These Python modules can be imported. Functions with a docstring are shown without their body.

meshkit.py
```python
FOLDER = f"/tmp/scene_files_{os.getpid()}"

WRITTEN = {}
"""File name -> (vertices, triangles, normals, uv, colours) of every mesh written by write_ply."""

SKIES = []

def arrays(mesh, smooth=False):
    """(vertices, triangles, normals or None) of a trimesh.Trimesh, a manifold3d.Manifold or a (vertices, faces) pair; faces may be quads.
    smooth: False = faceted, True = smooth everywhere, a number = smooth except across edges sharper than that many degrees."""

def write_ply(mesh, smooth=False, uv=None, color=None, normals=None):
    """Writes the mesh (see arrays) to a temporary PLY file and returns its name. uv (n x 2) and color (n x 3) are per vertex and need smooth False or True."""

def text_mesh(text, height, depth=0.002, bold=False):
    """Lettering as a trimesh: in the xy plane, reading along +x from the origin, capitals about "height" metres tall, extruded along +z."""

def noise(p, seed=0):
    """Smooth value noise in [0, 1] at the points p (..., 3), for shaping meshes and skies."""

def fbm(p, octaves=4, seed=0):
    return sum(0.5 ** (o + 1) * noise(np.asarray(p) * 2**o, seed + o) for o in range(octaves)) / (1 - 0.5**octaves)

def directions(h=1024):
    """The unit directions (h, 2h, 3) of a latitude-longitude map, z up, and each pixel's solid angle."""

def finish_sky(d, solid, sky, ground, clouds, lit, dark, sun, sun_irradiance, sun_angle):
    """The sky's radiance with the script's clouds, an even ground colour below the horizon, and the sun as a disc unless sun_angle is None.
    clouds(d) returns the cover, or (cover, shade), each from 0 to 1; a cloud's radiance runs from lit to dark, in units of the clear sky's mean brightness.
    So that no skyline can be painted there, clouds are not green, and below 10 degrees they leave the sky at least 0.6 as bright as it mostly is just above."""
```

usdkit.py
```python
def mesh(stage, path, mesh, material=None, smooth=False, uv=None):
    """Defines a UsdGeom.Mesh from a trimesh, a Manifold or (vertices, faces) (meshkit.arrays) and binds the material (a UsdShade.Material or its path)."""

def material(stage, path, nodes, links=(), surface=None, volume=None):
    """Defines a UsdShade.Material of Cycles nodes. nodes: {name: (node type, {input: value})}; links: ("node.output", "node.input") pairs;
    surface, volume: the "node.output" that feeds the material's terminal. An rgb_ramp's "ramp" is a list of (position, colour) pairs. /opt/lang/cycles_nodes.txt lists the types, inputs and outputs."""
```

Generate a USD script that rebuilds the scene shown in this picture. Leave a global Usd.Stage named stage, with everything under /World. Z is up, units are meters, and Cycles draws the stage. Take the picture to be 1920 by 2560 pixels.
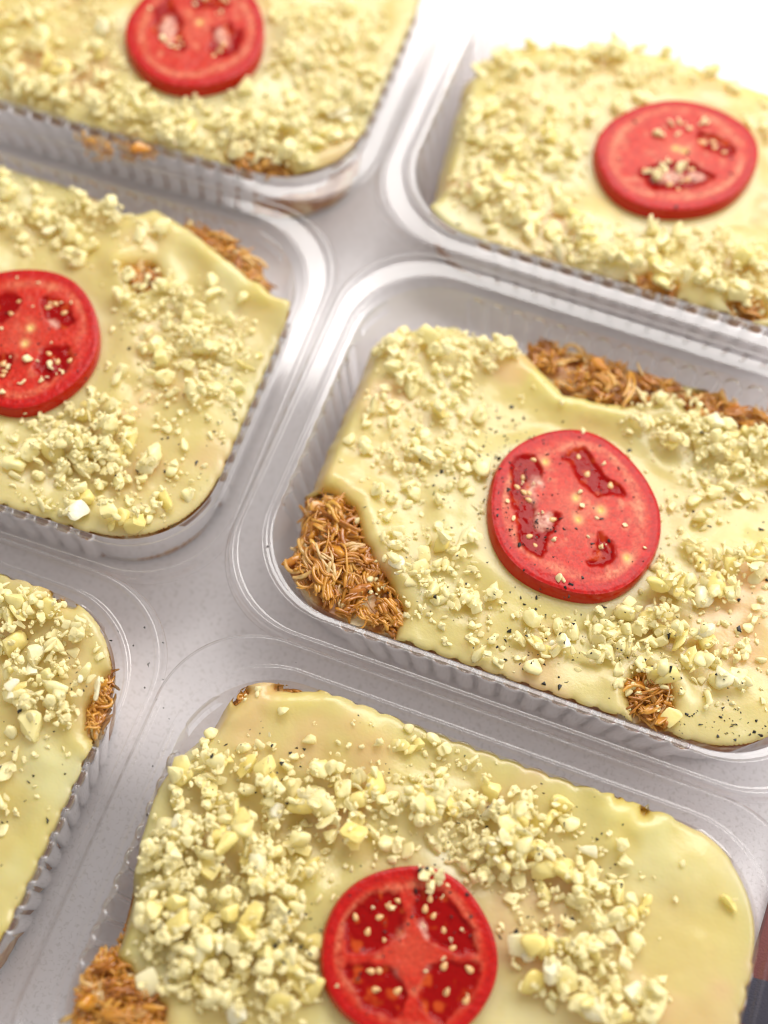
import math, random
import numpy as np, trimesh, manifold3d, shapely, usdkit, meshkit
from scipy import ndimage
from pxr import Usd, UsdGeom, UsdLux, UsdShade, Gf, Sdf, Vt

stage = Usd.Stage.CreateInMemory()
UsdGeom.SetStageUpAxis(stage, UsdGeom.Tokens.z)
UsdGeom.SetStageMetersPerUnit(stage, 1.0)
W_ = UsdGeom.Xform.Define(stage, '/World')
stage.SetDefaultPrim(W_.GetPrim())
UsdGeom.Scope.Define(stage, '/World/Looks')

# ---------------------------------------------------------------- camera, light, exposure
H = 0.031                                   # tray height (rim above table)
CAM_R = np.array([[0.94289174, -0.31005854, 0.12173274],
                  [0.33253195, 0.85485478, -0.39830366],
                  [0.01943363, 0.41603786, 0.90913989]])          # columns: right, up, back
CAM_P = np.array([0.08710601, -0.10808255, 0.34932105 + H])
FPX = 3363.97                                # focal length in pixels of a 1920 wide picture
cam = UsdGeom.Camera.Define(stage, '/World/camera')
m4 = np.eye(4); m4[:3, :3] = CAM_R.T; m4[3, :3] = CAM_P
cam.AddTransformOp().Set(Gf.Matrix4d(*m4.ravel().tolist()))
cam.CreateHorizontalApertureAttr(36.0); cam.CreateVerticalApertureAttr(48.0)
cam.CreateFocalLengthAttr(FPX / 1920 * 36)
cam.CreateClippingRangeAttr(Gf.Vec2f(0.01, 20))
cam.CreateFStopAttr(5.8)
cam.CreateFocusDistanceAttr(0.368)
cam.CreateExposureAttr(0.0)

def mat(name, nodes, links=(), surface=None):
    return usdkit.material(stage, '/World/Looks/' + name, nodes, links, surface)

dome = UsdLux.DomeLight.Define(stage, '/World/room_light')
dome.CreateIntensityAttr(1.0)
dm = mat('room_air', {'b': ('background_shader', {'color': (1.0, 0.97, 0.95), 'strength': 0.58})}, surface='b.background')
UsdShade.MaterialBindingAPI.Apply(dome.GetPrim()).Bind(dm)

def rect_light(name, pos, aim, w, h, power, color):
    L = UsdLux.RectLight.Define(stage, '/World/' + name)
    L.CreateWidthAttr(w); L.CreateHeightAttr(h); L.CreateIntensityAttr(power); L.CreateColorAttr(Gf.Vec3f(*color))
    p, a = np.array(pos, float), np.array(aim, float)
    back = (p - a) / np.linalg.norm(p - a)
    right = np.cross([0, 0, 1], back); right /= np.linalg.norm(right)
    up = np.cross(back, right)
    m = np.eye(4); m[0, :3] = right; m[1, :3] = up; m[2, :3] = back; m[3, :3] = p
    L.AddTransformOp().Set(Gf.Matrix4d(*m.ravel().tolist()))
rect_light('window_light', (0.17, 0.86, 0.98), (0.08, 0.05, 0.03), 1.15, 0.58, 9.0, (1.0, 0.965, 0.925))
rect_light('side_window_light', (0.95, 0.45, 0.62), (0.08, 0.05, 0.03), 0.55, 0.5, 4.5, (1.0, 0.975, 0.95))

# ---------------------------------------------------------------- helpers
rng = np.random.default_rng(7)
K = 1920 / 1659.0
def ray(u, v):
    return CAM_R @ np.array([(u * K - 960) / FPX, -(v * K - 1280) / FPX, -1.0])
def at(u, v, z=H):
    """World point of a picture position on the level z."""
    d = ray(u, v); t = (z - CAM_P[2]) / d[2]
    return CAM_P + d * t
used = {}
def numbered(name):
    k = used.get(name, 0); used[name] = k + 1
    return name if k == 0 else f'{name}_{k:03d}'
used_child = {}
def numbered_child(parent, name):
    key = (str(parent), name); k = used_child.get(key, 0); used_child[key] = k + 1
    return name if k == 0 else f'{name}_{k:03d}'
def tag(p, label=None, cat=None, group=None, kind=None):
    for k, v in (('label', label), ('category', cat), ('group', group), ('kind', kind)):
        if v: p.SetCustomDataByKey(k, v)
def thing(name, loc=(0, 0, 0), rotz=0.0):
    x = UsdGeom.Xform.Define(stage, '/World/' + numbered(name))
    x.AddTranslateOp().Set(Gf.Vec3d(*map(float, loc)))
    if rotz: x.AddRotateZOp().Set(float(rotz))
    return x.GetPrim()
def part(name, mesh, material, parent, smooth=40, col=None):
    base = str(parent.GetPath())
    n = numbered(name) if base == '/World' else numbered_child(base, name)
    m = usdkit.mesh(stage, base + '/' + n, mesh, material, smooth=smooth)
    if col is not None:
        UsdGeom.PrimvarsAPI(m).CreatePrimvar('col', Sdf.ValueTypeNames.Color3fArray, 'vertex').Set(Vt.Vec3fArray.FromNumpy(np.asarray(col, np.float32)))
    return m.GetPrim()
WORLD = W_.GetPrim()
def smoothstep(a, b, x):
    t = np.clip((x - a) / (b - a), 0, 1); return t * t * (3 - 2 * t)
def n2(x, y, scale, seed, octaves=3):
    p = np.stack([np.asarray(x) / scale + 31.7, np.asarray(y) / scale + 11.3, np.full(np.shape(x), 0.37 + seed)], -1)
    return meshkit.fbm(p, octaves, seed) - 0.5

# ---------------------------------------------------------------- materials
def coords(extra, links):
    return {'tc': ('texture_coordinate', {}), **extra}, links

M = {}
# table: fine pebbled pale laminate
M['table'] = mat('table_laminate', {
    'g': ('geometry', {}),
    'n': ('noise_texture', {'scale': 900.0, 'detail': 2.0, 'roughness': 0.5, 'distortion': 0.8}),
    'r': ('rgb_ramp', {'ramp': [(0.0, (0.70, 0.68, 0.69)), (0.36, (0.77, 0.75, 0.76)), (0.44, (0.88, 0.86, 0.885)), (1.0, (0.90, 0.88, 0.905))]}),
    'b': ('bump', {'strength': 0.35, 'distance': 0.0003}),
    'p': ('principled_bsdf', {'roughness': 0.5, 'specular_ior_level': 0.2})},
    [('g.position', 'n.vector'), ('n.fac', 'r.fac'), ('r.color', 'p.base_color'), ('n.fac', 'b.height'), ('b.normal', 'p.normal')], 'p.BSDF')
# clear thermoformed plastic
def plastic(name, haze0, haze1, power):
    return mat(name, {
    't': ('transparent_bsdf', {'color': (0.992, 0.99, 0.992)}),
    'd': ('diffuse_bsdf', {'color': (0.96, 0.95, 0.96)}),
    'tr': ('translucent_bsdf', {'color': (0.96, 0.95, 0.96)}),
    'dt': ('mix_closure', {'fac': 0.6}),
    'lw': ('layer_weight', {'blend': 0.5}),
    'pw': ('math', {'math_type': 'power', 'value2': power}),
    'ma': ('math', {'math_type': 'multiply_add', 'value2': haze1, 'value3': haze0, 'use_clamp': True}),
    'mh': ('mix_closure', {}),
    'f': ('fresnel', {'IOR': 1.5}),
    'fm': ('math', {'math_type': 'multiply', 'value2': 1.2, 'use_clamp': True}),
    'g': ('glossy_bsdf', {'color': (1, 1, 1), 'roughness': 0.08}),
    'o': ('mix_closure', {})},
    [('d.BSDF', 'dt.closure1'), ('tr.BSDF', 'dt.closure2'), ('lw.facing', 'pw.value1'), ('pw.value', 'ma.value1'), ('ma.value', 'mh.fac'),
     ('t.BSDF', 'mh.closure1'), ('dt.closure', 'mh.closure2'), ('f.fac', 'fm.value1'), ('fm.value', 'o.fac'), ('mh.closure', 'o.closure1'), ('g.BSDF', 'o.closure2')], 'o.closure')
M['plastic'] = plastic('clear_plastic', 0.03, 0.42, 2.5)
M['plastic_wall'] = plastic('clear_plastic_wall', 0.06, 0.75, 1.9)
# cheese sauce, per-vertex colour (own colour of the sauce: thin, thick, browned)
M['sauce'] = mat('cheese_sauce', {
    'a': ('attribute', {'attribute': 'col'}),
    'g': ('geometry', {}),
    'n': ('noise_texture', {'scale': 1300.0, 'detail': 3.0}),
    'n2': ('noise_texture', {'scale': 260.0, 'detail': 2.0}),
    'ad': ('math', {'math_type': 'multiply_add', 'value2': 2.0}),
    'b': ('bump', {'strength': 0.22, 'distance': 0.0003}),
    'p': ('principled_bsdf', {'roughness': 0.27, 'subsurface_weight': 0.5, 'subsurface_radius': (1.0, 0.62, 0.22), 'subsurface_scale': 0.003, 'specular_ior_level': 0.45})},
    [('a.color', 'p.base_color'), ('g.position', 'n.vector'), ('g.position', 'n2.vector'), ('n2.fac', 'ad.value1'), ('n.fac', 'ad.value3'), ('ad.value', 'b.height'), ('b.normal', 'p.normal')], 'p.BSDF')
M['crumb'] = mat('crumbled_cheese', {
    'g': ('geometry', {}), 'oi': ('object_info', {}),
    'ad': ('math', {'math_type': 'add'}), 'fr': ('math', {'math_type': 'fraction'}),
    'r': ('rgb_ramp', {'ramp': [(0.0, (0.86, 0.675, 0.21)), (0.45, (0.90, 0.745, 0.29)), (0.8, (0.92, 0.80, 0.40)), (1.0, (0.94, 0.87, 0.60))]}),
    'n': ('noise_texture', {'scale': 900.0, 'detail': 3.0}),
    'b': ('bump', {'strength': 0.35, 'distance': 0.0004}),
    'p': ('principled_bsdf', {'roughness': 0.3, 'subsurface_weight': 0.35, 'subsurface_radius': (1.0, 0.95, 0.7), 'subsurface_scale': 0.0006, 'specular_ior_level': 0.4})},
    [('g.random_per_island', 'ad.value1'), ('oi.random', 'ad.value2'), ('ad.value', 'fr.value1'), ('fr.value', 'r.fac'), ('r.color', 'p.base_color'), ('g.position', 'n.vector'), ('n.fac', 'b.height'), ('b.normal', 'p.normal')], 'p.BSDF')
def meat(name, ramp):
    return mat(name, {
    'g': ('geometry', {}), 'oi': ('object_info', {}),
    'ad': ('math', {'math_type': 'multiply_add', 'value2': 0.45}), 'isl': ('math', {'math_type': 'multiply_add', 'value2': 0.28}),
    'n': ('noise_texture', {'scale': 260.0, 'detail': 3.0}),
    'n3': ('math', {'math_type': 'multiply_add', 'value2': 0.8, 'value3': -0.22}),
    'r': ('rgb_ramp', {'ramp': ramp}),
    'b': ('bump', {'strength': 0.4, 'distance': 0.0005}),
    'p': ('principled_bsdf', {'roughness': 0.27, 'coat_weight': 0.25, 'coat_roughness': 0.15, 'subsurface_weight': 0.3, 'subsurface_radius': (1.0, 0.5, 0.2), 'subsurface_scale': 0.0012})},
    [('oi.random', 'ad.value1'), ('g.position', 'n.vector'), ('n.fac', 'n3.value1'), ('n3.value', 'ad.value3'), ('ad.value', 'isl.value3'), ('g.random_per_island', 'isl.value1'), ('isl.value', 'r.fac'), ('r.color', 'p.base_color'), ('n.fac', 'b.height'), ('b.normal', 'p.normal')], 'p.BSDF')
M['strand'] = meat('shredded_chicken', [(0.0, (0.17, 0.04, 0.004)), (0.22, (0.44, 0.13, 0.010)), (0.5, (0.66, 0.26, 0.026)), (0.75, (0.77, 0.41, 0.08)), (1.0, (0.84, 0.64, 0.34))])
M['strand_pale'] = meat('pale_chicken', [(0.0, (0.46, 0.17, 0.03)), (0.3, (0.66, 0.34, 0.09)), (0.6, (0.78, 0.52, 0.22)), (1.0, (0.86, 0.70, 0.44))])
M['filling'] = mat('chicken_filling', {
    'g': ('geometry', {}),
    'n': ('noise_texture', {'scale': 130.0, 'detail': 4.0, 'distortion': 0.6}),
    'r': ('rgb_ramp', {'ramp': [(0.0, (0.16, 0.05, 0.01)), (0.42, (0.38, 0.14, 0.03)), (0.55, (0.55, 0.28, 0.08)), (0.63, (0.72, 0.58, 0.36)), (1.0, (0.78, 0.68, 0.46))]}),
    'b': ('bump', {'strength': 0.5, 'distance': 0.0008}),
    'p': ('principled_bsdf', {'roughness': 0.4, 'subsurface_weight': 0.2, 'subsurface_radius': (1.0, 0.5, 0.2), 'subsurface_scale': 0.0015})},
    [('g.position', 'n.vector'), ('n.fac', 'r.fac'), ('r.color', 'p.base_color'), ('n.fac', 'b.height'), ('b.normal', 'p.normal')], 'p.BSDF')
def flesh_mat(name, rough, scale, bump, sss=0.15, spec=0.22):
    return mat(name, {
        'a': ('attribute', {'attribute': 'col'}), 'g': ('geometry', {}),
        'n': ('noise_texture', {'scale': 1500.0, 'detail': 2.0}),
        'b': ('bump', {'strength': bump, 'distance': 0.0003}),
        'p': ('principled_bsdf', {'roughness': rough, 'subsurface_weight': sss, 'subsurface_radius': (1.0, 0.25, 0.12), 'subsurface_scale': scale, 'specular_ior_level': spec})},
        [('a.color', 'p.base_color'), ('g.position', 'n.vector'), ('n.fac', 'b.height'), ('b.normal', 'p.normal')], 'p.BSDF')
M['flesh'] = flesh_mat('tomato_flesh', 0.36, 0.0018, 0.25)
M['gel'] = flesh_mat('tomato_gel', 0.06, 0.0015, 0.05, 0.0, 0.10)
M['skin'] = mat('tomato_skin', {'p': ('principled_bsdf', {'base_color': (0.45, 0.009, 0.003), 'roughness': 0.16, 'specular_ior_level': 0.35, 'subsurface_weight': 0.05, 'subsurface_radius': (1.0, 0.25, 0.1), 'subsurface_scale': 0.002, })}, surface='p.BSDF')
M['seed'] = mat('tomato_seed', {'p': ('principled_bsdf', {'base_color': (0.72, 0.42, 0.16), 'roughness': 0.25, 'coat_weight': 0.5})}, surface='p.BSDF')
M['fleck'] = mat('dried_herb', {
    'g': ('geometry', {}),
    'r': ('rgb_ramp', {'ramp': [(0.0, (0.012, 0.010, 0.008)), (0.5, (0.03, 0.022, 0.014)), (0.75, (0.05, 0.05, 0.02)), (1.0, (0.16, 0.09, 0.035))]}),
    'p': ('principled_bsdf', {'roughness': 0.5})}, [('g.random_per_island', 'r.fac'), ('r.color', 'p.base_color')], 'p.BSDF')
M['cloth'] = mat('checked_cloth', {
    'g': ('geometry', {}), 's': ('separate_xyz', {}),
    'm': ('math', {'math_type': 'multiply', 'value2': 26.0}), 'f': ('math', {'math_type': 'fraction'}), 'gt': ('math', {'math_type': 'greater_than', 'value2': 0.68}),
    'mx': ('mix', {'color1': (0.20, 0.035, 0.03), 'color2': (0.035, 0.035, 0.075)}),
    'n': ('noise_texture', {'scale': 1600.0, 'detail': 2.0}), 'b': ('bump', {'strength': 0.5, 'distance': 0.0006}),
    'p': ('principled_bsdf', {'roughness': 0.85})},
    [('g.position', 's.vector'), ('s.y', 'm.value1'), ('m.value', 'f.value1'), ('f.value', 'gt.value1'), ('gt.value', 'mx.fac'), ('mx.color', 'p.base_color'), ('g.position', 'n.vector'), ('n.fac', 'b.height'), ('b.normal', 'p.normal')], 'p.BSDF')

# ---------------------------------------------------------------- table
tb = trimesh.creation.box((3.0, 3.0, 0.03)); tb.apply_translation((0.1, 0.2, -0.015))
t_ = part('table_top', tb, M['table'], WORLD, smooth=False)
tag(t_, 'pale grey finely pebbled table top under the trays', 'table', kind='structure')

# ---------------------------------------------------------------- plastic tray
TW, TD, TR = 0.1770 / 2, 0.1338 / 2, 0.027
NFL, NFS, SP, NC = 15, 9, 24, 26            # flutes on long / short sides, samples per flute, per corner
def loop(off, z, fl=None, r=TR, amount=1.0):
    """One closed outline of the tray, off inside the outer edge. fl: (height above the flute foot) gives the flutes."""
    a, b = TW - off, TD - off
    pts, nrm, u, w = [], [], [], []
    sides = [((a, -b + r), (a, b - r), (1, 0), NFS), ((a - r, b), (-a + r, b), (0, 1), NFL), ((-a, b - r), (-a, -b + r), (-1, 0), NFS), ((-a + r, -b), (a - r, -b), (0, -1), NFL)]
    cs = [((a - r, b - r), 0), ((-a + r, b - r), 90), ((-a + r, -b + r), 180), ((a - r, -b + r), 270)]
    for (p, q, n, k), (c, a0) in zip(sides, cs):
        m = k * SP
        s = np.arange(m) / m
        pts.append(np.outer(1 - s, p) + np.outer(s, q)); nrm.append(np.tile(n, (m, 1)))
        u.append((((s * k) % 1) * 2 - 1) * 1.08); w.append(np.ones(m))
        th = np.radians(a0 + np.arange(NC) / NC * 90)
        pts.append(np.array(c) + r * np.stack([np.cos(th), np.sin(th)], 1)); nrm.append(np.stack([np.cos(th), np.sin(th)], 1))
        cu = np.arange(NC) / NC
        u.append(np.where((cu > 0.60) & (cu < 0.86), 9.0, 5.0)); w.append(np.zeros(NC))
    pts, nrm, u = np.vstack(pts), np.vstack(nrm), np.concatenate(u)
    bulge = np.zeros(len(pts))
    if fl is not None:
        top = np.maximum(0, (z - (H - 0.0072)) / 0.0036)
        foot = smoothstep(0.001, 0.004, z)
        side = np.abs(u) <= 1
        bulge[side] = 0.0020 * np.maximum(0, 1 - u[side] ** 2 - top ** 2) ** 0.40 * foot
        rr_ = np.sqrt(u[side] ** 2 + top ** 2)
        bulge[side] -= 0.00045 * np.exp(-((rr_ - 1.0) / 0.10) ** 2) * foot
        tabz = (H - 0.0075 < z) and (z < H - 0.0030)
        if tabz: bulge[u > 8] = 0.0011
    return np.column_stack([pts + nrm * bulge[:, None] * amount, np.full(len(pts), z)])
def wall_off(z):
    return 0.0096 + 0.0036 * (H - 0.0022 - z) / (H - 0.0052)
PROF = [(-0.0009, H - 0.0032), (-0.0010, H - 0.0030), (-0.0007, H - 0.0028), (-0.0003, H - 0.0021), (-0.0001, H - 0.0012), (0.0001, H - 0.0004), (0.0004, H), (0.0008, H + 0.0001), (0.0012, H - 0.0002), (0.0015, H - 0.0008), (0.0018, H - 0.0011),
        (0.0022, H - 0.00115), (0.0035, H - 0.0012), (0.0050, H - 0.0012), (0.0061, H - 0.00115), (0.0065, H - 0.0010), (0.0067, H - 0.0006), (0.0070, H - 0.00035), (0.0073, H - 0.00035), (0.0076, H - 0.0006), (0.0078, H - 0.0010), (0.0081, H - 0.0012), (0.0087, H - 0.0013), (0.0092, H - 0.00135), (0.0095, H - 0.0016)]
def strip(loops):
    n = len(loops[0]); v = np.vstack(loops); f = []
    i = np.arange(n); j = (i + 1) % n
    for k in range(len(loops) - 1):
        f.append(np.column_stack([k * n + i, k * n + j, (k + 1) * n + j, (k + 1) * n + i]))
    return v, np.vstack(f)
rim_mesh = strip([loop(o, z) for o, z in PROF])
zw = np.concatenate([np.linspace(H - 0.0016, H - 0.0105, 34), np.linspace(H - 0.0125, 0.0034, 12)])
wall_loops = [loop(wall_off(z) if k else 0.0095, z, True) for k, z in enumerate(zw)] + [loop(wall_off(0.0034) + d, z, None) for d, z in ((0.0006, 0.0022), (0.0016, 0.0013), (0.003, 0.0008))]
wall_mesh = strip(wall_loops)
bl = loop(wall_off(0.0034) + 0.003, 0.0008)
bt = [bl * np.array([s, s, 1]) + np.array([0, 0, 0.0004 if s < 0.9 else 0]) for s in (1.0, 0.93, 0.9, 0.88, 0.02)]
base_mesh = strip(bt)
def contour(z, inset=0.0):
    """Inside outline of the wall at a height, as a polygon."""
    return shapely.Polygon(loop(wall_off(z) + inset, z, True, amount=0.4)[:, :2])

POSE = {'A': (-0.08772, 0.0675, 1.05), 'B': (-0.09142, 0.2020, 0.86), 'C': (0.09047, 0.06726, -0.51),
        'D': (0.08696, 0.20283, -0.39), 'E': (0.0892, -0.06813, -0.67), 'F': (-0.08902, -0.06574, -0.53)}
TRAY_LABEL = {'A': 'clear fluted plastic tray at the left edge, its tomato cut off by the picture side',
              'B': 'clear fluted plastic tray at the top left corner, blurred, red tomato at its far side',
              'C': 'clear fluted plastic tray right of centre, in sharp focus around the whole round tomato slice',
              'D': 'clear fluted plastic tray at the top right, far side washed white by light',
              'E': 'clear fluted plastic tray at the bottom, nearest tray, with dark red cloth at its side',
              'F': 'clear fluted plastic tray at the lower left corner, no tomato in sight'}
proto = None
for k in 'CABDEF':
    x, y, r = POSE[k]
    t = thing('plastic_tray', (x, y, 0), r)
    if proto is None:
        proto = t
        part('rim', rim_mesh, M['plastic'], t, smooth=True)
        part('wall', wall_mesh, M['plastic_wall'], t, smooth=35)
        part('base', base_mesh, M['plastic'], t, smooth=True)
    else:
        for ch in ('rim', 'wall', 'base'):
            c = stage.DefinePrim(str(t.GetPath()) + '/' + ch, 'Mesh')
            c.GetReferences().AddInternalReference(str(proto.GetPath()) + '/' + ch)
    tag(t, TRAY_LABEL[k], 'food tray', 'clear plastic trays of food set edge to edge')

# ---------------------------------------------------------------- the meals
class Meal: pass
def to_local(k, P):
    x, y, r = POSE[k]; a = math.radians(-r)
    P = np.atleast_2d(P); X = P[:, 0] - x; Y = P[:, 1] - y
    return np.column_stack([X * math.cos(a) - Y * math.sin(a), X * math.sin(a) + Y * math.cos(a)])
def to_world(k, P):
    x, y, r = POSE[k]; a = math.radians(r)
    P = np.atleast_2d(P)
    return np.column_stack([P[:, 0] * math.cos(a) - P[:, 1] * math.sin(a) + x, P[:, 0] * math.sin(a) + P[:, 1] * math.cos(a) + y])

# fill depth below the rim at the near and the far side, and at left and right
FILL = {'A': (0.003, 0.009, 0.001, 0.0), 'B': (0.0035, 0.005, 0, 0), 'C': (0.0035, 0.0135, 0.002, 0.0), 'D': (0.004, 0.009, 0, 0), 'E': (0.0030, 0.0035, 0.0005, 0), 'F': (0.003, 0.0035, 0, 0)}
def level(k, xy):
    n, f, l, r = FILL[k]
    t = np.clip((xy[:, 1] + TD) / (2 * TD), 0, 1); s = np.clip((xy[:, 0] + TW) / (2 * TW), 0, 1)
    return H - (n + (f - n) * t ** 1.6) - l * (1 - s) ** 2
def loc(k, pts, dz=0.0):
    """Picture positions (display scale) onto the filled level of meal k, tray coordinates."""
    out = []
    for u, v in pts:
        z = H - 0.006
        for _ in range(6):
            p = to_local(k, at(u, v, z + dz)[None, :2])
            z = level(k, p)[0]
        out.append(p[0])
    return np.array(out)
FOOD = {  # outline of the food where it leaves the tray wall
 'A': [(-400, 270), (0, 362), (100, 392), (200, 425), (300, 462), (345, 466), (380, 480), (440, 488), (510, 518), (562, 556), (600, 636), (640, 680), (720, 720), (800, 1400), (-400, 1500)],
 'B': None,
 'C': [(600, 1230), (625, 1200), (640, 1150), (656, 1062), (676, 1045), (706, 960), (756, 850), (804, 746), (880, 703), (985, 695), (1060, 738), (1120, 752), (1170, 732), (1300, 768), (1440, 826), (1490, 840), (1540, 846), (1600, 876), (1659, 888), (1760, 925), (1900, 980), (2100, 1000), (2000, 2000), (1400, 1800), (700, 1400)],
 'D': [(880, 600), (925, 470), (955, 330), (1005, 165), (1070, 82), (1150, 92), (1280, 85), (1450, 108), (1560, 152), (1659, 188), (1900, 262), (2000, 900), (1400, 800)],
 'E': [(60, 2500), (170, 2130), (205, 2055), (240, 2040), (272, 1935), (300, 1830), (338, 1712), (395, 1625), (480, 1530), (548, 1470), (600, 1482), (690, 1484), (800, 1490), (2000, 1700), (2000, 2800), (0, 2800)],
 'F': None}
CHICK = {
 'C': [[(650, 1062), (690, 1058), (735, 1080), (768, 1105), (783, 1180), (828, 1245), (872, 1320), (850, 1388), (800, 1400), (720, 1370), (680, 1340), (640, 1290), (610, 1210), (630, 1150)],
       [(1120, 750), (1170, 725), (1230, 745), (1300, 760), (1390, 810), (1440, 822), (1485, 822), (1440, 872), (1350, 886), (1270, 872), (1215, 858), (1180, 822)],
       [(1465, 865), (1540, 838), (1600, 868), (1659, 880), (1760, 920), (1740, 985), (1659, 948), (1600, 945), (1560, 908), (1480, 892)],
       [(1352, 1482), (1390, 1450), (1440, 1470), (1452, 1530), (1425, 1592), (1372, 1582)]],
 'A': [[(360, 470), (430, 478), (510, 508), (570, 550), (608, 640), (545, 622), (470, 562), (410, 512)], [(268, 590), (330, 578), (352, 615), (300, 642)]],
 'B': [[(490, 348), (540, 328), (610, 360), (645, 392), (560, 395)], [(180, 300), (330, 330), (330, 350), (180, 320)]],
 'D': [[(1060, 70), (1110, 80), (1158, 98), (1085, 112)], [(1340, 615), (1400, 598), (1462, 625), (1450, 660), (1360, 645)], [(1565, 665), (1615, 648), (1650, 690), (1600, 705)]],
 'E': [[(165, 2110), (205, 2045), (248, 2055), (290, 2120), (352, 2180), (345, 2300), (130, 2300)], [(590, 1480), (690, 1480), (690, 1494), (590, 1498)], [(232, 1960), (275, 1930), (262, 2010), (240, 2070)], [(496, 1512), (530, 1486), (540, 1500), (508, 1526)],
       [(1318, 1700), (1345, 1725), (1325, 1735)], [(1380, 1740), (1402, 1752), (1385, 1765)]],
 'F': [[(275, 1435), (230, 1470), (193, 1540), (198, 1592), (216, 1615), (260, 1560), (290, 1480)], [(105, 1280), (170, 1300), (165, 1318), (120, 1300)], [(-20, 2055), (25, 2035), (40, 2090), (-20, 2120)]]}
RIDGE = {  # soft folds: polyline, half width (mm), height (mm)
 'A': [([(255, 560), (320, 480), (400, 515), (500, 590), (630, 680)], 7, 3.2), ([(220, 700), (260, 760), (240, 860)], 8, 1.0)],
 'B': [([(560, 370), (640, 350), (760, 330)], 7, 2.5), ([(620, 110), (720, 150)], 9, 1.6)],
 'C': [([(1100, 800), (1200, 860), (1300, 890)], 8, 2.0), ([(660, 1010), (760, 1050), (800, 1130), (850, 1240)], 7, 2.4), ([(830, 760), (1000, 740)], 10, 2.0), ([(1490, 1500), (1659, 1560)], 10, 1.0)],
 'D': [([(1010, 250), (1100, 215)], 9, 3.0), ([(1330, 570), (1460, 600), (1600, 660)], 8, 2.6)],
 'E': [([(760, 1560), (850, 1660), (950, 1730)], 6, 1.5), ([(1320, 1730), (1310, 1830)], 5, 2.4), ([(560, 1520), (700, 1540), (800, 1560)], 9, 1.8), ([(1390, 1790), (1500, 1850)], 9, 2.0), ([(620, 1760), (760, 1830)], 7, -1.5)],
 'F': [([(60, 1300), (160, 1340), (260, 1420)], 9, 2.0), ([(180, 1500), (240, 1420)], 8, 1.6), ([(160, 1640), (250, 1660)], 9, 1.2)]}
TOM = {  # picture bounds of the slice: left, right, top, bottom of its cut face
 'A': (-118, 210, 572, 872), 'B': (272, 574, -55, 182), 'C': (1062, 1422, 918, 1284), 'D': (1293, 1634, 214, 446), 'E': (700, 1070, 1862, 2252)}
STEP = 0.00055
def clipped_grid(X, Y, Z, D, extra=None):
    """Faces of the height field where D > 0, border vertices drawn onto D = 0."""
    gy, gx = np.gradient(D, STEP)
    mag = np.hypot(gx, gy) + 1e-9
    inside = D > 0
    near = (~inside) & (D > -0.9 * STEP)
    Xs, Ys = X.copy(), Y.copy()
    Xs[near] -= D[near] * gx[near] / mag[near] ** 2; Ys[near] -= D[near] * gy[near] / mag[near] ** 2
    ok = inside | near
    ny, nx = X.shape
    idx = np.arange(ny * nx).reshape(ny, nx)
    q = ok[:-1, :-1] & ok[1:, :-1] & ok[:-1, 1:] & ok[1:, 1:]
    quads = np.stack([idx[:-1, :-1][q], idx[:-1, 1:][q], idx[1:, 1:][q], idx[1:, :-1][q]], 1)
    f = np.vstack([quads[:, [0, 1, 2]], quads[:, [0, 2, 3]]])
    used_v, inv = np.unique(f, return_inverse=True)
    v = np.column_stack([Xs.ravel(), Ys.ravel(), Z.ravel()])[used_v]
    return v, inv.reshape(-1, 3), used_v
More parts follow.
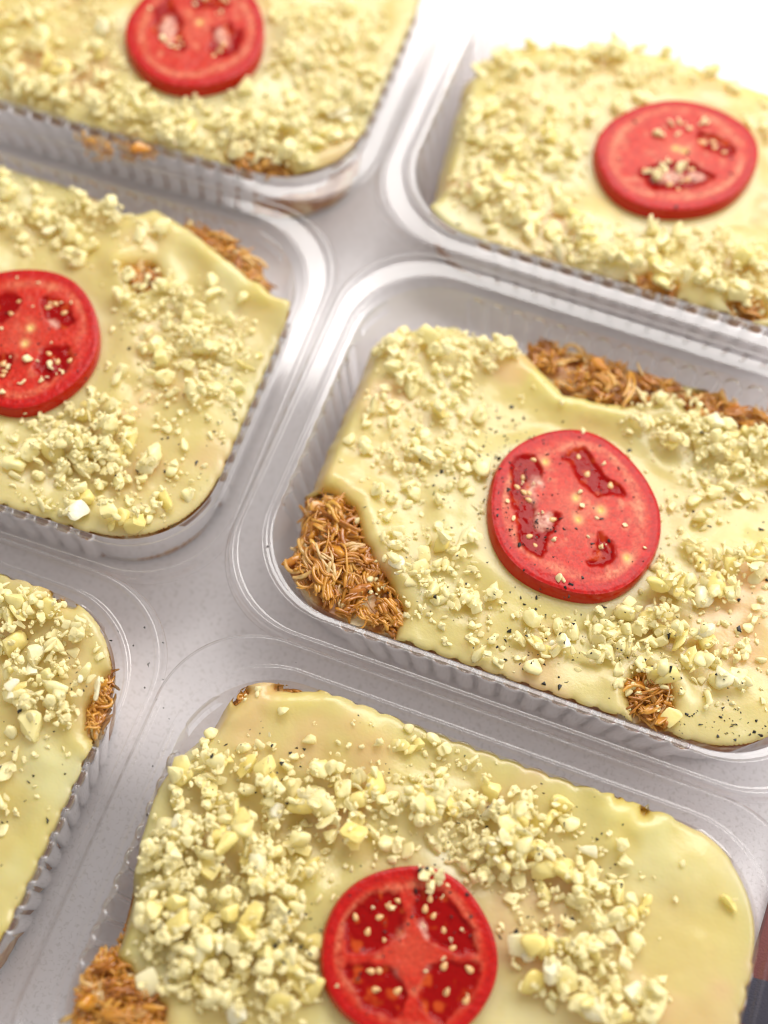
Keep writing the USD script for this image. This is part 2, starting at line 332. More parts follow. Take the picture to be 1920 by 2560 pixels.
def sdf(poly, X, Y):
    d = shapely.distance(poly.boundary, shapely.points(X.ravel(), Y.ravel())).reshape(X.shape)
    return np.where(shapely.contains_xy(poly, X, Y), d, -d)
def skirt(v, f, zb, sx, sy):
    """Sides and closing rim down from the open border of a sheet."""
    e = np.sort(np.vstack([f[:, [0, 1]], f[:, [1, 2]], f[:, [2, 0]]]), 1)
    d = np.vstack([f[:, [0, 1]], f[:, [1, 2]], f[:, [2, 0]]])
    _, i, c = np.unique(e, axis=0, return_index=True, return_counts=True)
    be = d[i[c == 1]]
    bv, inv = np.unique(be, return_inverse=True); inv = inv.reshape(-1, 2)
    top = v[bv]; n0 = len(v); rows = [bv]
    vs = [v]
    for t in (0.25, 0.5, 0.75, 1.0):
        p = top.copy(); p[:, 2] = top[:, 2] * (1 - t) + zb * t
        p[:, 0] *= 1 - (1 - sx) * t; p[:, 1] *= 1 - (1 - sy) * t
        rows.append(n0 + np.arange(len(p))); n0 += len(p); vs.append(p)
    fs = [f]
    for a, b in zip(rows[:-1], rows[1:]):
        fs += [np.column_stack([a[inv[:, 1]], a[inv[:, 0]], b[inv[:, 0]]]), np.column_stack([a[inv[:, 1]], b[inv[:, 0]], b[inv[:, 1]]])]
    return np.vstack(vs), np.vstack(fs)

MEAL_LABEL = {'A': 'sauced pasta bake in the left tray, folded back over browned chicken',
              'B': 'blurred cheese covered pasta bake filling the top left tray',
              'C': 'cheese sauced pasta bake in the sharp tray, chicken showing on three sides',
              'D': 'pale cheese covered pasta bake in the top right tray',
              'E': 'creamy pasta bake in the nearest tray at the bottom, smooth sauce along its far edge',
              'F': 'smooth sauced pasta bake in the lower left tray without tomato'}
meals = {}
SEED = {'A': 3, 'B': 5, 'C': 8, 'D': 13, 'E': 21, 'F': 34}
for k in 'ABCDEF':
    g = Meal(); meals[k] = g; sd = SEED[k]
    xs = np.arange(-TW + 0.006, TW - 0.006, STEP); ys = np.arange(-TD + 0.006, TD - 0.006, STEP)
    X, Y = np.meshgrid(xs, ys); g.X, g.Y, g.xs, g.ys = X, Y, xs, ys
    xy = np.column_stack([X.ravel(), Y.ravel()])
    base = level(k, xy).reshape(X.shape)
    inner = contour(min(H - 0.0068, level(k, np.array([[-TW * 0.8, TD * 0.9]]))[0] - 0.001), -0.0002).buffer(-0.0030).buffer(0.0030)
    region = inner
    if FOOD[k]:
        region = shapely.Polygon(loc(k, FOOD[k])).buffer(0.002).buffer(-0.002).intersection(inner)
        if region.geom_type != 'Polygon': region = max(region.geoms, key=lambda s: s.area)
    g.region = region
    wob = n2(X, Y, 0.006, sd, 3) * 0.0022
    dF = sdf(region, X, Y)
    free = ndimage.gaussian_filter(smoothstep(0.001, 0.004, sdf(inner, X, Y) - dF), 3.0)          # only where the food ends before the wall
    dF = dF + wob * free * smoothstep(0.006, 0.0, np.abs(dF))
    dF = ndimage.gaussian_filter(dF, 0.6)
    dC = np.full(X.shape, -1.0)
    g.chick = [shapely.Polygon(loc(k, c)).buffer(0) for c in CHICK.get(k, [])]
    for c in g.chick:
        dC = np.maximum(dC, sdf(c, X, Y))
    dC = dC + n2(X, Y, 0.004, sd + 50, 3) * 0.0028
    dC = ndimage.gaussian_filter(dC, 1.0)
    dS = np.minimum(dF, -dC)
    # height of the sauce
    lump = n2(X, Y, 0.028, sd + 1, 2) * 0.0070 + n2(X, Y, 0.011, sd + 2, 2) * 0.0027 + n2(X, Y, 0.0045, sd + 3, 2) * 0.0005
    zs = base + 0.0014 + lump * smoothstep(0.0, 0.012, dF)
    for pl, wdt, hgt in RIDGE.get(k, []):
        ln = shapely.LineString(loc(k, pl))
        d = shapely.distance(ln, shapely.points(X.ravel(), Y.ravel())).reshape(X.shape)
        zs = zs + hgt * 1e-3 * np.exp(-(d / (wdt * 1e-3)) ** 2)
    zs = zs + 0.0010 * np.exp(-((-dC - 0.004) / 0.003) ** 2) * (dC < 0)      # sauce swells beside bare chicken
    far_edge = (dF - 0) < 0.02
    droop = free                                                             # hangs down where it ends before the wall
    zs = zs - droop * 0.009 * smoothstep(0.006, -0.0005, dF) ** 1.5
    # tomato bed
    if k in TOM:
        u0, u1, v0, v1 = TOM[k]
        dz = 0.006
        c = loc(k, [((u0 + u1) / 2, (v0 + v1) / 2)], dz)[0]
        l_, r_, t_, b_ = (loc(k, [p], dz)[0] for p in ((u0, (v0 + v1) / 2), (u1, (v0 + v1) / 2), ((u0 + u1) / 2, v0), ((u0 + u1) / 2, v1)))
        # ellipse: axes along the picture's right and up
        ex = (r_ - l_); ey = (t_ - b_)
        g.tc, g.trx, g.try_ = c, np.linalg.norm(ex) / 2, np.linalg.norm(ey) / 2
        g.tang = math.atan2(ex[1], ex[0])
        rr = np.hypot(X - c[0], Y - c[1]) / max(g.trx, g.try_)
        i, j = np.argmin(np.abs(ys - c[1])), np.argmin(np.abs(xs - c[0]))
        A_ = np.column_stack([X[rr < 1], Y[rr < 1], np.ones((rr < 1).sum())])
        co = np.linalg.lstsq(A_, zs[rr < 1], rcond=None)[0]
        g.tplane = co
        plane = co[0] * X + co[1] * Y + co[2]
        wt = smoothstep(1.25, 0.98, rr)
        zs = zs * (1 - wt) + plane * wt
    T = 0.0022
    edge = lambda d, T: T * (1 - np.sqrt(np.maximum(0, 1 - (1 - np.clip(d / T, 0, 1)) ** 2)))
    zs_e = zs - edge(dS, T) * np.where(-dC < dF, 1.2, 0.45)
    # filling below
    zf = base - 0.0016 + lump * 0.6 + n2(X, Y, 0.004, sd + 9, 3) * 0.0035 + 0.0012 * smoothstep(0, 0.004, dC)
    zf = np.minimum(zf, np.where(dS > 0.0012, zs - 0.003, 9))
    zf = zf - droop * 0.006 * smoothstep(0.008, 0.0, dF)
    thick = n2(X, Y, 0.017, sd + 21, 3)
    gren = n2(X, Y, 0.03, sd + 22, 2)
    colr = np.array([0.65, 0.52, 0.195])[None, None] * np.ones(X.shape + (1,))
    colr = colr + smoothstep(0.02, 0.22, thick)[..., None] * np.array([0.03, -0.045, 0.02])      # thin, warmer
    colr = colr + smoothstep(0.0, 0.25, -thick)[..., None] * np.array([0.05, 0.09, 0.10])
    colr = colr + (gren * 0.5)[..., None] * np.array([-0.10, 0.0, -0.16])
    colr = colr + np.exp(-np.clip(-dC, 0, 1) / 0.0022)[..., None] * np.array([-0.02, -0.10, -0.10])    # stained by the chicken's sauce
    v, f, uv_ = clipped_grid(X, Y, zs_e, dS)
    t = thing('pasta_bake', (POSE[k][0], POSE[k][1], 0), POSE[k][2])
    tag(t, MEAL_LABEL[k], 'pasta bake', 'sauced pasta bakes in the clear trays')
    x_ = part('sauce', (v, f), M['sauce'], t, smooth=True, col=np.clip(colr.reshape(-1, 3)[uv_], 0, 0.9))
    v2, f2, _ = clipped_grid(X[::2, ::2], Y[::2, ::2], zf[::2, ::2], dF[::2, ::2]) if False else clipped_grid(X, Y, zf, dF - 0.0003)
    v2, f2 = skirt(v2, f2, 0.0022, 0.964, 0.952)
    part('filling', (v2, f2), M['filling'], t, smooth=True)
    g.hm = np.where(dS > 0, np.maximum(zs_e, zf), np.where(dF > 0, zf, base - 0.02))
    g.bed = zf; g.dF, g.dS, g.dC = dF, dS, dC
    g.t = t

def sample(g, A, x, y):
    j = np.clip((x - g.xs[0]) / STEP, 0, len(g.xs) - 1.001); i = np.clip((y - g.ys[0]) / STEP, 0, len(g.ys) - 1.001)
    return ndimage.map_coordinates(A, [np.atleast_1d(i), np.atleast_1d(j)], order=1)

# ---------------------------------------------------------------- shredded chicken
def fibre(path, rad, seed, sides=5):
    n = len(path)
    s = np.linspace(0, 1, n)
    taper = np.clip(np.minimum(s / 0.08, (1 - s) / 0.12), 0.35, 1) ** 0.6
    r = rad * taper * (0.85 + 0.3 * meshkit.noise(np.column_stack([s * 6, np.full(n, seed * .37), np.zeros(n)]), seed % 97))
    t = np.gradient(path, axis=0); t /= np.linalg.norm(t, axis=1, keepdims=True) + 1e-12
    up = np.array([0, 0, 1.0]); a = np.cross(t, up); a /= np.linalg.norm(a, axis=1, keepdims=True) + 1e-9
    b = np.cross(a, t)
    th = np.arange(sides) / sides * 2 * np.pi + seed
    ring = np.cos(th)[None, :, None] * a[:, None] * 1.25 + np.sin(th)[None, :, None] * b[:, None] * 0.8
    v = (path[:, None] + r[:, None, None] * ring).reshape(-1, 3)
    i, j = np.meshgrid(np.arange(n - 1), np.arange(sides), indexing='ij')
    q = np.stack([i * sides + j, i * sides + (j + 1) % sides, (i + 1) * sides + (j + 1) % sides, (i + 1) * sides + j], -1).reshape(-1, 4)
    f = np.vstack([q[:, [0, 2, 1]], q[:, [0, 3, 2]]])
    cap = [[0, k, k + 1] for k in range(1, sides - 1)]
    f = np.vstack([f, cap, [[(n - 1) * sides + c for c in reversed(x)] for x in cap]])
    return v, f
def joined(meshes):
    vs, fs, n = [], [], 0
    for v, f in meshes:
        vs.append(v); fs.append(np.asarray(f) + n); n += len(v)
    return np.vstack(vs), np.vstack(fs)
def strand(rg, p, ang, length, rad, curl, lift, nf, seed):
    n = 13
    s = np.linspace(-0.5, 0.5, n)
    w1, w2 = rg.normal(0, curl), rg.normal(0, curl)
    heading = ang + w1 * s * 2 + w2 * np.sin(s * 6 + rg.uniform(0, 6)) * 0.5
    step = length / (n - 1)
    xy = np.cumsum(np.column_stack([np.cos(heading), np.sin(heading)]) * step, 0); xy -= xy[n // 2]
    tilt = rg.normal(0, 0.10)
    z = lift * np.sin(np.pi * (s + 0.5)) ** 0.8 + tilt * s * length
    core = np.column_stack([xy + p[:2], p[2] + z])
    out = []
    tn = np.column_stack([-np.sin(heading), np.cos(heading), np.zeros(n)])
    wide = rad * 0.72 * max(1, nf - 1)
    for i in range(nf):
        off = 0 if nf == 1 else ((i + 0.5) / nf * 2 - 1) * wide * rg.uniform(0.85, 1.15)
        tw = rg.normal(0, 0.6)
        fray = 1 + (np.abs(s) * 2) ** 3 * rg.normal(0.1, 0.35)
        path = core + tn * (off * fray * np.cos(tw * s * 2))[:, None]
        path[:, 2] += rg.normal(0, rad * 0.55) - (off / (wide + 1e-9)) ** 2 * rad * 0.5 + rad * 0.5 * np.sin(s * rg.uniform(4, 9) + rg.uniform(0, 6))
        a0 = int(rg.integers(0, 6)) if nf > 1 else 0; b0 = n - (int(rg.integers(0, 6)) if nf > 1 else 0)
        if b0 - a0 < 4: a0, b0 = 3, 9
        path = path + tn * (s * rg.normal(0, 0.0016))[:, None] * (nf > 1)
        out.append(fibre(path[a0:b0], rad * rg.uniform(0.5, 1.0), seed * 7 + i, 6))
    return joined(out)
# ---------------------------------------------------------------- crumbled cheese
def make_crumb(rg):
    parts = []
    for i in range(int(rg.choice([1, 1, 1, 2, 2, 3]))):
        n = int(rg.integers(7, 13))
        p = rg.normal(size=(n, 3)); p /= np.linalg.norm(p, axis=1, keepdims=True) ** rg.uniform(0.75, 1.0)
        p *= np.array([1.0, rg.uniform(0.5, 0.95), rg.uniform(0.4, 0.75)])
        s = 1.0 if i == 0 else rg.uniform(0.4, 0.7)
        c = np.zeros(3) if i == 0 else rg.normal(size=3) * np.array([0.75, 0.55, 0.25])
        parts.append(manifold3d.Manifold.hull_points(p * s + c))
    m = parts[0]
    for q in parts[1:]: m = m + q
    m = m.refine_to_length(0.42)
    mm = m.to_mesh(); tm = trimesh.Trimesh(mm.vert_properties[:, :3], mm.tri_verts)
    trimesh.smoothing.filter_laplacian(tm, lamb=0.35, iterations=2)
    v = np.array(tm.vertices)
    nn = meshkit.fbm(v * 2.2 + rg.uniform(0, 50, 3), 2, 3) - 0.5
    v = v + np.array(tm.vertex_normals) * (nn * 0.32)[:, None]
    v -= (v.max(0) + v.min(0)) / 2
    v /= np.abs(v[:, :2]).max()
    return v, np.array(tm.faces)
crg = np.random.default_rng(99)
PROTO = [make_crumb(crg) for _ in range(36)]
GRAIN = []
for _ in range(8):
    s = trimesh.creation.icosphere(1, 1.0)
    v = s.vertices * (1 + 0.35 * crg.normal(size=(len(s.vertices), 1)).clip(-1, 1)) * np.array([1, crg.uniform(.6, 1), crg.uniform(.5, .8)])
    GRAIN.append((v, np.array(s.faces)))
CHL = {  # strands, direction (deg), spread, label
 ('C', 0): (150, -50, 0.75, 'heap of shredded orange brown chicken at the left corner of the sharp tray'),
 ('C', 1): (80, -20, 0.7, 'long ridge of shredded chicken at the far side of the sharp tray, behind the tomato'),
 ('C', 2): (60, -20, 0.8, 'shredded chicken at the right picture edge on the far side of the sharp tray'),
 ('C', 3): (40, 30, 1.0, 'dark pocket of chicken in the sauce near the front of the sharp tray'),
 ('A', 0): (75, -40, 0.8, 'browned shredded chicken peeping from under the sauce fold of the left tray'),
 ('A', 1): (16, 0, 1.2, 'dark chicken in a hollow beside the sauce fold of the left tray'),
 ('B', 0): (34, -20, 0.7, 'blurred brown chicken at the near side of the top left tray'),
 ('B', 1): (20, -20, 0.4, 'thin line of chicken along the near wall of the top left tray'),
 ('D', 0): (12, -20, 0.5, 'small orange chicken shred at the far left corner of the top right tray'),
 ('D', 1): (28, 0, 1.0, 'chicken in a gap at the near wall of the top right tray'),
 ('D', 2): (22, 0, 1.0, 'dark chicken hollow at the right picture edge of the top right tray'),
 ('E', 0): (110, 60, 0.9, 'orange chicken shreds at the lower left end of the nearest tray'),
 ('E', 1): (8, 5, 0.25, 'flat chicken sliver under the sauce edge at the far left of the nearest tray'),
 ('E', 2): (16, 65, 0.4, 'narrow strip of chicken beside the left wall of the nearest tray'),
 ('E', 3): (5, 40, 0.3, 'tiny chicken tip at the far left corner of the nearest tray'),
 ('E', 4): (4, 60, 0.6, 'tiny browned tip poking out at the scalloped far edge of the nearest tray'),
 ('E', 5): (3, 30, 0.6, 'second tiny browned tip, nearer the right corner of the nearest tray'),
 ('F', 0): (60, 60, 0.8, 'chicken shreds with onion in the open side of the lower left tray'),
 ('F', 1): (9, -25, 0.4, 'thin orange chicken strip at the far wall of the lower left tray'),
}
for (k, ci), (n, deg, spread, label) in CHL.items():
    g = meals[k]; rg = np.random.default_rng(100 + SEED[k] * 10 + ci)
    poly = g.chick[ci].intersection(g.region.buffer(-0.0012))
    if poly.is_empty: poly = g.chick[ci]
    x0, y0, x1, y1 = poly.bounds
    cx, cy = poly.centroid.x, poly.centroid.y
    cz = float(sample(g, g.bed, cx, cy)[0])
    wp = to_world(k, [(cx, cy)])[0]
    t = thing('shredded_chicken', (wp[0], wp[1], cz), POSE[k][2])
    tag(t, label, 'chicken', 'shredded chicken showing at the edges of the meals')
    small = math.sqrt(poly.area) < 0.006
    made = 0; fine = []
    while made < n:
        x, y = rg.uniform(x0, x1), rg.uniform(y0, y1)
        if not shapely.contains_xy(poly, x, y): continue
        dist = poly.boundary.distance(shapely.Point(x, y))
        lay = rg.uniform(0, 1) ** 0.8
        zb = float(sample(g, g.bed, x, y)[0])
        zz = zb + (0.0002 + lay * 0.0048 * min(1, dist / 0.006 + 0.25)) * (0.45 if small else 1)
        fld = deg + 55 * math.sin(x * 210 + ci) * math.cos(y * 180 + 1.3 * ci)
        ang = math.radians(fld) + rg.normal(0, spread * 0.7)
        L = min(rg.uniform(0.005, 0.015), 0.006 + dist * 2.2 + (0.003 if not small else 0))
        if small: L = rg.uniform(0.003, 0.006)
        kind = rg.uniform()
        if kind < 0.14: nf, rad, L, cl = int(rg.integers(1, 3)), rg.uniform(0.00045, 0.0007), L * 1.35, 0.9
        elif kind < 0.3: nf, rad, cl = 1, rg.uniform(0.00018, 0.0004), 1.0
        else: nf, rad, L, cl = int(rg.integers(3, 8)), rg.uniform(0.00026, 0.00056), L * rg.uniform(0.55, 1.0), 0.45
        if small: nf, rad, L = min(nf, 4), rad * 0.8, min(L, 0.006)
        dx, dy = math.cos(ang) * L * 0.5, math.sin(ang) * L * 0.5
        roomy = g.region.buffer(0.0006)
        if not (shapely.contains_xy(roomy, x + dx, y + dy) and shapely.contains_xy(roomy, x - dx, y - dy)) and rg.uniform() < 0.97: continue
        msh = strand(rg, (x - cx, y - cy, zz - cz), ang, L, rad, cl, rg.uniform(0, 0.0014) * (0.5 if small else 1), nf, made + ci * 31)
        part('strand', msh, M['strand_pale' if rg.uniform() < (0.35 if kind < 0.14 else 0.10) else 'strand'], t, smooth=True)
        made += 1
    for q in range(int(n * 0.35)):
        x, y = rg.uniform(x0, x1), rg.uniform(y0, y1)
        if not shapely.contains_xy(poly.buffer(-0.0008), x, y): continue
        vv, ff = PROTO[int(rg.integers(len(PROTO)))]
        sz = rg.uniform(0.0012, 0.0030) * (0.6 if small else 1)
        R = trimesh.transformations.euler_matrix(rg.normal(0, .3), rg.normal(0, .3), math.radians(deg) + rg.normal(0, .8))[:3, :3]
        zb = float(sample(g, g.bed, x, y)[0]) + rg.uniform(0.0008, 0.0042) * (0.4 if small else 1)
        part('chunk', ((vv * np.array([1.35, 0.8, 0.7]) * sz) @ R.T + np.array([x - cx, y - cy, zb - cz]), ff), M['strand_pale' if rg.uniform() < 0.12 else 'strand'], t, smooth=45)
    # small fibres and crumbs of meat between the strands
    for q in range(int(n * 1.6)):
        x, y = rg.uniform(x0, x1), rg.uniform(y0, y1)
        if not shapely.contains_xy(poly, x, y): continue
        zb = float(sample(g, g.bed, x, y)[0]) + rg.uniform(0.0005, 0.005) * (0.4 if small else 1)
        fine.append(strand(rg, (x - cx, y - cy, zb - cz), rg.uniform(0, 6.3), rg.uniform(0.0015, 0.005), rg.uniform(0.00012, 0.0005), 1.2, rg.uniform(0, 0.001), 1, q))
    if fine:
        f_ = part('fibres', joined(fine), M['strand'], t, smooth=True); tag(f_, kind='stuff')
    inside = shapely.contains_xy(poly, g.X, g.Y)
    g.hm[inside] = np.maximum(g.hm[inside], g.bed[inside] + 0.0032)

# ---------------------------------------------------------------- tomato slices
LOC = {  # locules, seeds, vascular spots in slice coordinates (-1..1)
 'C': dict(loc=[[(-.66, .56), (-.50, .64), (-.41, .48), (-.43, .32), (-.28, .18), (-.19, .13), (-.30, .15), (-.45, .30), (-.53, .22), (-.50, -.05), (-.44, -.14), (-.33, -.10), (-.16, -.06), (-.28, -.26), (-.42, -.40), (-.50, -.55), (-.68, -.38), (-.71, -.12), (-.71, .22)],
               [(-.09, .70), (.17, .74), (.32, .57), (.38, .40), (.53, .33), (.60, .19), (.31, .18), (.17, .32), (.03, .54)],
               [(.25, -.27), (.33, -.29), (.35, -.55), (.18, -.63), (.08, -.66), (.20, -.46)]],
           pulp=[(-.42, .18, .14, .2), (-.38, -.12, .13, .16)], spots=[(.02, .14), (.30, .0), (.02, -.12), (-.32, .58), (.55, -.55)], seeds=[(-.58, -.32, 20), (.20, .45, 60), (-.60, .38, 90), (-.52, -.42, 130)]),
 'E': dict(loc=[[(-.70, .40), (-.48, .62), (-.16, .70), (-.08, .46), (-.16, .20), (-.42, .06), (-.72, .04)], [(.10, .68), (.42, .62), (.70, .30), (.74, .0), (.40, .08), (.16, .24), (.06, .44)], [(.20, -.16), (.50, -.10), (.72, -.16), (.66, -.50), (.36, -.72), (.14, -.6)], [(-.74, -.16), (-.44, -.12), (-.18, -.22), (-.06, -.50), (-.20, -.72), (-.56, -.58)]],
           pulp=[(0, 0, .22, .3), (.12, .2, .1, .16)], spots=[], seeds=[(-.36, .40, 20), (-.50, .24, 70), (-.30, .14, 120), (.28, .42, 60), (.50, .06, 30), (.40, .26, 100), (-.40, -.40, 0), (.42, -.42, 60), (-.25, .52, 150), (.18, .5, 80)]),
 'A': dict(loc=[[(.20, .55), (.55, .45), (.72, .15), (.50, .10), (.30, .28)], [(.30, -.18), (.62, -.18), (.66, -.42), (.40, -.60), (.22, -.44)], [(-.6, .3), (-.3, .6), (-.1, .5), (-.25, .2)], [(-.6, -.3), (-.2, -.6), (-.1, -.3)]],
           pulp=[(.34, .12, .16, .14), (.05, .02, .2, .2)], spots=[(.1, .1), (.05, -.12)], seeds=[(.52, .34, 30), (.5, -.36, 80), (.3, .42, 20)]),
 'B': dict(loc=[[(-.62, .42), (-.42, .5), (-.22, .10), (-.18, -.35), (-.42, -.30), (-.62, .05)], [(.22, -.05), (.46, .10), (.66, -.05), (.52, -.42), (.26, -.45)], [(-.05, .62), (.4, .66), (.4, .42), (0, .42)]],
           pulp=[(-.42, -.02, .12, .3), (.38, -.12, .13, .16)], spots=[(.05, .12)], seeds=[(-.4, -.2, 30), (.4, -.25, 50)]),
 'D': dict(loc=[[(-.48, -.30), (-.2, -.18), (.18, -.22), (.42, -.44), (.18, -.62), (-.30, -.58)], [(.28, .34), (.52, .30), (.70, .02), (.56, -.02), (.38, .14)]],
           pulp=[(-.14, -.40, .2, .12), (.2, -.42, .1, .1)], spots=[(.0, .1), (.1, .05)], seeds=[(-.2, -.42, 20), (.1, -.45, 60), (.5, .12, 50)])}
TOM_LABEL = {'A': 'tomato slice cut by the left picture edge, sprinkled with dried herbs', 'B': 'blurred tomato slice at the top left, cut by the picture top',
             'C': 'sharp round red tomato slice with three hollows on the middle right meal', 'D': 'blurred flat tomato slice on the top right meal', 'E': 'deep red oval tomato slice at the bottom with pale seeds'}
def tomato(k):
    g = meals[k]; sp = LOC[k]; sd = SEED[k]; rg = np.random.default_rng(300 + sd)
    th_, rx, ry = 0.0048, g.trx, g.try_
    co = g.tplane
    cz = float(co[0] * g.tc[0] + co[1] * g.tc[1] + co[2]) - 0.0004
    wp = to_world(k, [g.tc])[0]
    x = UsdGeom.Xform.Define(stage, '/World/' + numbered('tomato_slice'))
    ax, ay = co[0], co[1]                                         # lies on the sauce's slope
    zax = np.array([-ax, -ay, 1]); zax /= np.linalg.norm(zax)
    a = g.tang + math.radians(0)
    xax = np.array([math.cos(a), math.sin(a), 0]); xax -= zax * xax.dot(zax); xax /= np.linalg.norm(xax)
    yax = np.cross(zax, xax)
    r = math.radians(POSE[k][2]); Rz = np.array([[math.cos(r), -math.sin(r), 0], [math.sin(r), math.cos(r), 0], [0, 0, 1]])
    m = np.eye(4); m[0, :3], m[1, :3], m[2, :3] = Rz @ xax, Rz @ yax, Rz @ zax; m[3, :3] = (wp[0], wp[1], cz)
    x.AddTransformOp().Set(Gf.Matrix4d(*m.ravel().tolist()))
    t = x.GetPrim(); tag(t, TOM_LABEL[k], 'tomato slice', 'tomato slices laid on the meals')
    N = 190
    uu = np.linspace(-1, 1, N); U, V = np.meshgrid(uu, uu)
    # square to disc
    big = np.abs(U) > np.abs(V)
    with np.errstate(divide='ignore', invalid='ignore'):
        rad = np.where(big, U, V); ph = np.where(big, (np.pi / 4) * np.nan_to_num(V / U), np.pi / 2 - (np.pi / 4) * np.nan_to_num(U / V))
    PX, PY = rad * np.cos(ph), rad * np.sin(ph)
    rho, phi = np.hypot(PX, PY), np.arctan2(PY, PX)
    out = lambda p: 1 + 0.022 * np.sin(2 * p + sd) + 0.012 * np.sin(3 * p + 2 * sd) + 0.012 * np.sin(5 * p + sd)
    d = np.full(PX.shape, -1.0)
    wx, wy = PX + n2(PX, PY, 0.24, sd, 3) * 0.20, PY + n2(PX, PY, 0.24, sd + 4, 3) * 0.20
    wx = wx + n2(PX, PY, 0.07, sd + 14, 2) * 0.05; wy = wy + n2(PX, PY, 0.07, sd + 15, 2) * 0.05
    for pl in sp['loc']:
        d = np.maximum(d, sdf(shapely.Polygon(pl).buffer(0.08).buffer(-0.10).buffer(0.065), wx, wy))
    mm = rx
    depth = 0.0007 * smoothstep(-0.015, 0.07, d) * (0.45 + 1.1 * (n2(PX, PY, 0.10, sd + 8, 3) + 0.5))
    pulp = np.zeros(PX.shape)
    for (a_, b_, ra, rb) in sp['pulp']:
        pulp = np.maximum(pulp, smoothstep(1.3, 0.5, np.hypot((wx - a_) / ra, (wy - b_) / rb)))
    depth = depth * (1 - 0.55 * pulp)
    zt = th_ - depth + n2(PX, PY, 0.3, sd + 2, 3) * 0.0005 + n2(PX, PY, 0.05, sd + 12, 2) * 0.00022 - 0.0002 * smoothstep(0.96, 1.0, rho)
    fib = n2(rho * 1.0, phi * 0.35, 0.03, sd + 5, 3)
    fib2 = n2(PX, PY, 0.035, sd + 6, 3)
    mot = n2(PX, PY, 0.25, sd + 7, 3)
    red = np.array([0.50, 0.013, 0.004]); deep = np.array([0.45, 0.005, 0.002]); pale = np.array([0.66, 0.28, 0.14]); pink = np.array([0.54, 0.060, 0.030])
    c = red + 0 * PX[..., None]
    pk = {'C': 0.62, 'D': 0.62, 'B': 0.5, 'A': 0.25, 'E': 0.3}[k]
    c = c + (pink - c) * (pk * np.clip(smoothstep(-0.1, 0.35, mot) * 0.8 + 0.15, 0, 1))[..., None]
    ring = np.exp(-((rho - 0.80 + 0.04 * np.sin(3 * phi + sd)) / 0.055) ** 2) * np.clip(0.55 + 2.2 * mot, 0, 1)
    c = c + (pale - c) * ((0.25 + 0.6 * pk) * np.clip(ring * (1 + 3 * fib2), 0, 1))[..., None]
    blot = n2(PX, PY, 0.13, sd + 71, 3)
    c = c + (pale - c) * ((0.15 + 0.55 * pk) * smoothstep(0.05, 0.30, blot) * smoothstep(0.9, 0.8, rho))[..., None]
    c = c + (deep - c) * smoothstep(0.86, 0.91, rho + 0.06 * mot)[..., None]
    core = np.exp(-(rho / 0.30) ** 2) * 0.25 + 0.25 * np.clip(fib * 2.5, 0, 1) * (rho < 0.85)
    c = c + (pale - c) * (core * (0.35 + 0.65 * pk))[..., None]
    c = c * (1 + 0.7 * fib2[..., None] + 0.8 * n2(PX, PY, 0.014, sd + 60, 2)[..., None])
    for (a_, b_) in sp['spots']:
        q = np.exp(-(np.hypot(PX - a_, PY - b_) / 0.055) ** 2); hole = np.exp(-(np.hypot(PX - a_, PY - b_) / 0.025) ** 2)
        c = c + (np.array([0.76, 0.52, 0.20]) - c) * (0.85 * q)[..., None] + (np.array([0.65, 0.34, 0.05]) - c) * (0.5 * hole)[..., None]
        zt = zt - 0.0004 * hole
    gelc = np.array([0.27, 0.0015, 0.001]) + 0 * c
    gelc = gelc + (np.array([0.62, 0.10, 0.02]) - gelc) * (smoothstep(0.05, 0.25, n2(PX, PY, 0.13, sd + 40, 2)) * 0.6)[..., None]
    gelc = gelc + (np.array([0.74, 0.44, 0.33]) - gelc) * (pulp * np.clip(0.7 + fib2 * 2, 0, 1))[..., None]
    c = c + (gelc - c) * smoothstep(-0.03, 0.045, d)[..., None]
    c = np.clip(c, 0.003, 0.85)
    o = out(phi)
    v = np.column_stack([(PX * rx * o).ravel(), (PY * ry * o).ravel(), zt.ravel()])
    idx = np.arange(N * N).reshape(N, N)
    q = np.stack([idx[:-1, :-1], idx[:-1, 1:], idx[1:, 1:], idx[1:, :-1]], -1).reshape(-1, 4)
    isgel = (d.ravel()[q].mean(1) > 0.012)
    for nm, sel, mt in (('flesh', ~isgel, M['flesh']), ('gel', isgel, M['gel'])):
        f = np.vstack([q[sel][:, [0, 1, 2]], q[sel][:, [0, 2, 3]]])
        uq, inv = np.unique(f, return_inverse=True)
        part(nm, (v[uq], inv.reshape(-1, 3)), mt, t, smooth=True, col=c.reshape(-1, 3)[uq])
    # skin: band around, bulging, and the underside
    n = 240; p = np.arange(n) / n * 2 * np.pi; rows = []
    o = out(p)
    edge_z = th_ - 0.0002 + n2(np.cos(p), np.sin(p), 0.3, sd + 2, 3) * 0.0005
    for s in np.linspace(0, 1, 9):
        bul = 1 + 0.030 * math.sin(min(1, s * 1.15) * math.pi * 0.62) ** 0.8 + 0.012 * s * np.cos(p - math.radians(215))
        rows.append(np.column_stack([np.cos(p) * rx * o * bul, np.sin(p) * ry * o * bul, edge_z * (1 - s)]))
    rows.append(rows[-1] * np.array([0.3, 0.3, 1]))
    v, f = strip(rows[::-1])
    part('skin', (v, f), M['skin'], t, smooth=True)
    extra = []
    while len(extra) < 9:
        a_, b_ = rg.uniform(-.75, .75, 2)
        i_ = np.argmin((PX - a_) ** 2 + (PY - b_) ** 2)
        if 0.03 < d.ravel()[i_] < 0.13: extra.append((a_, b_, rg.uniform(0, 180)))
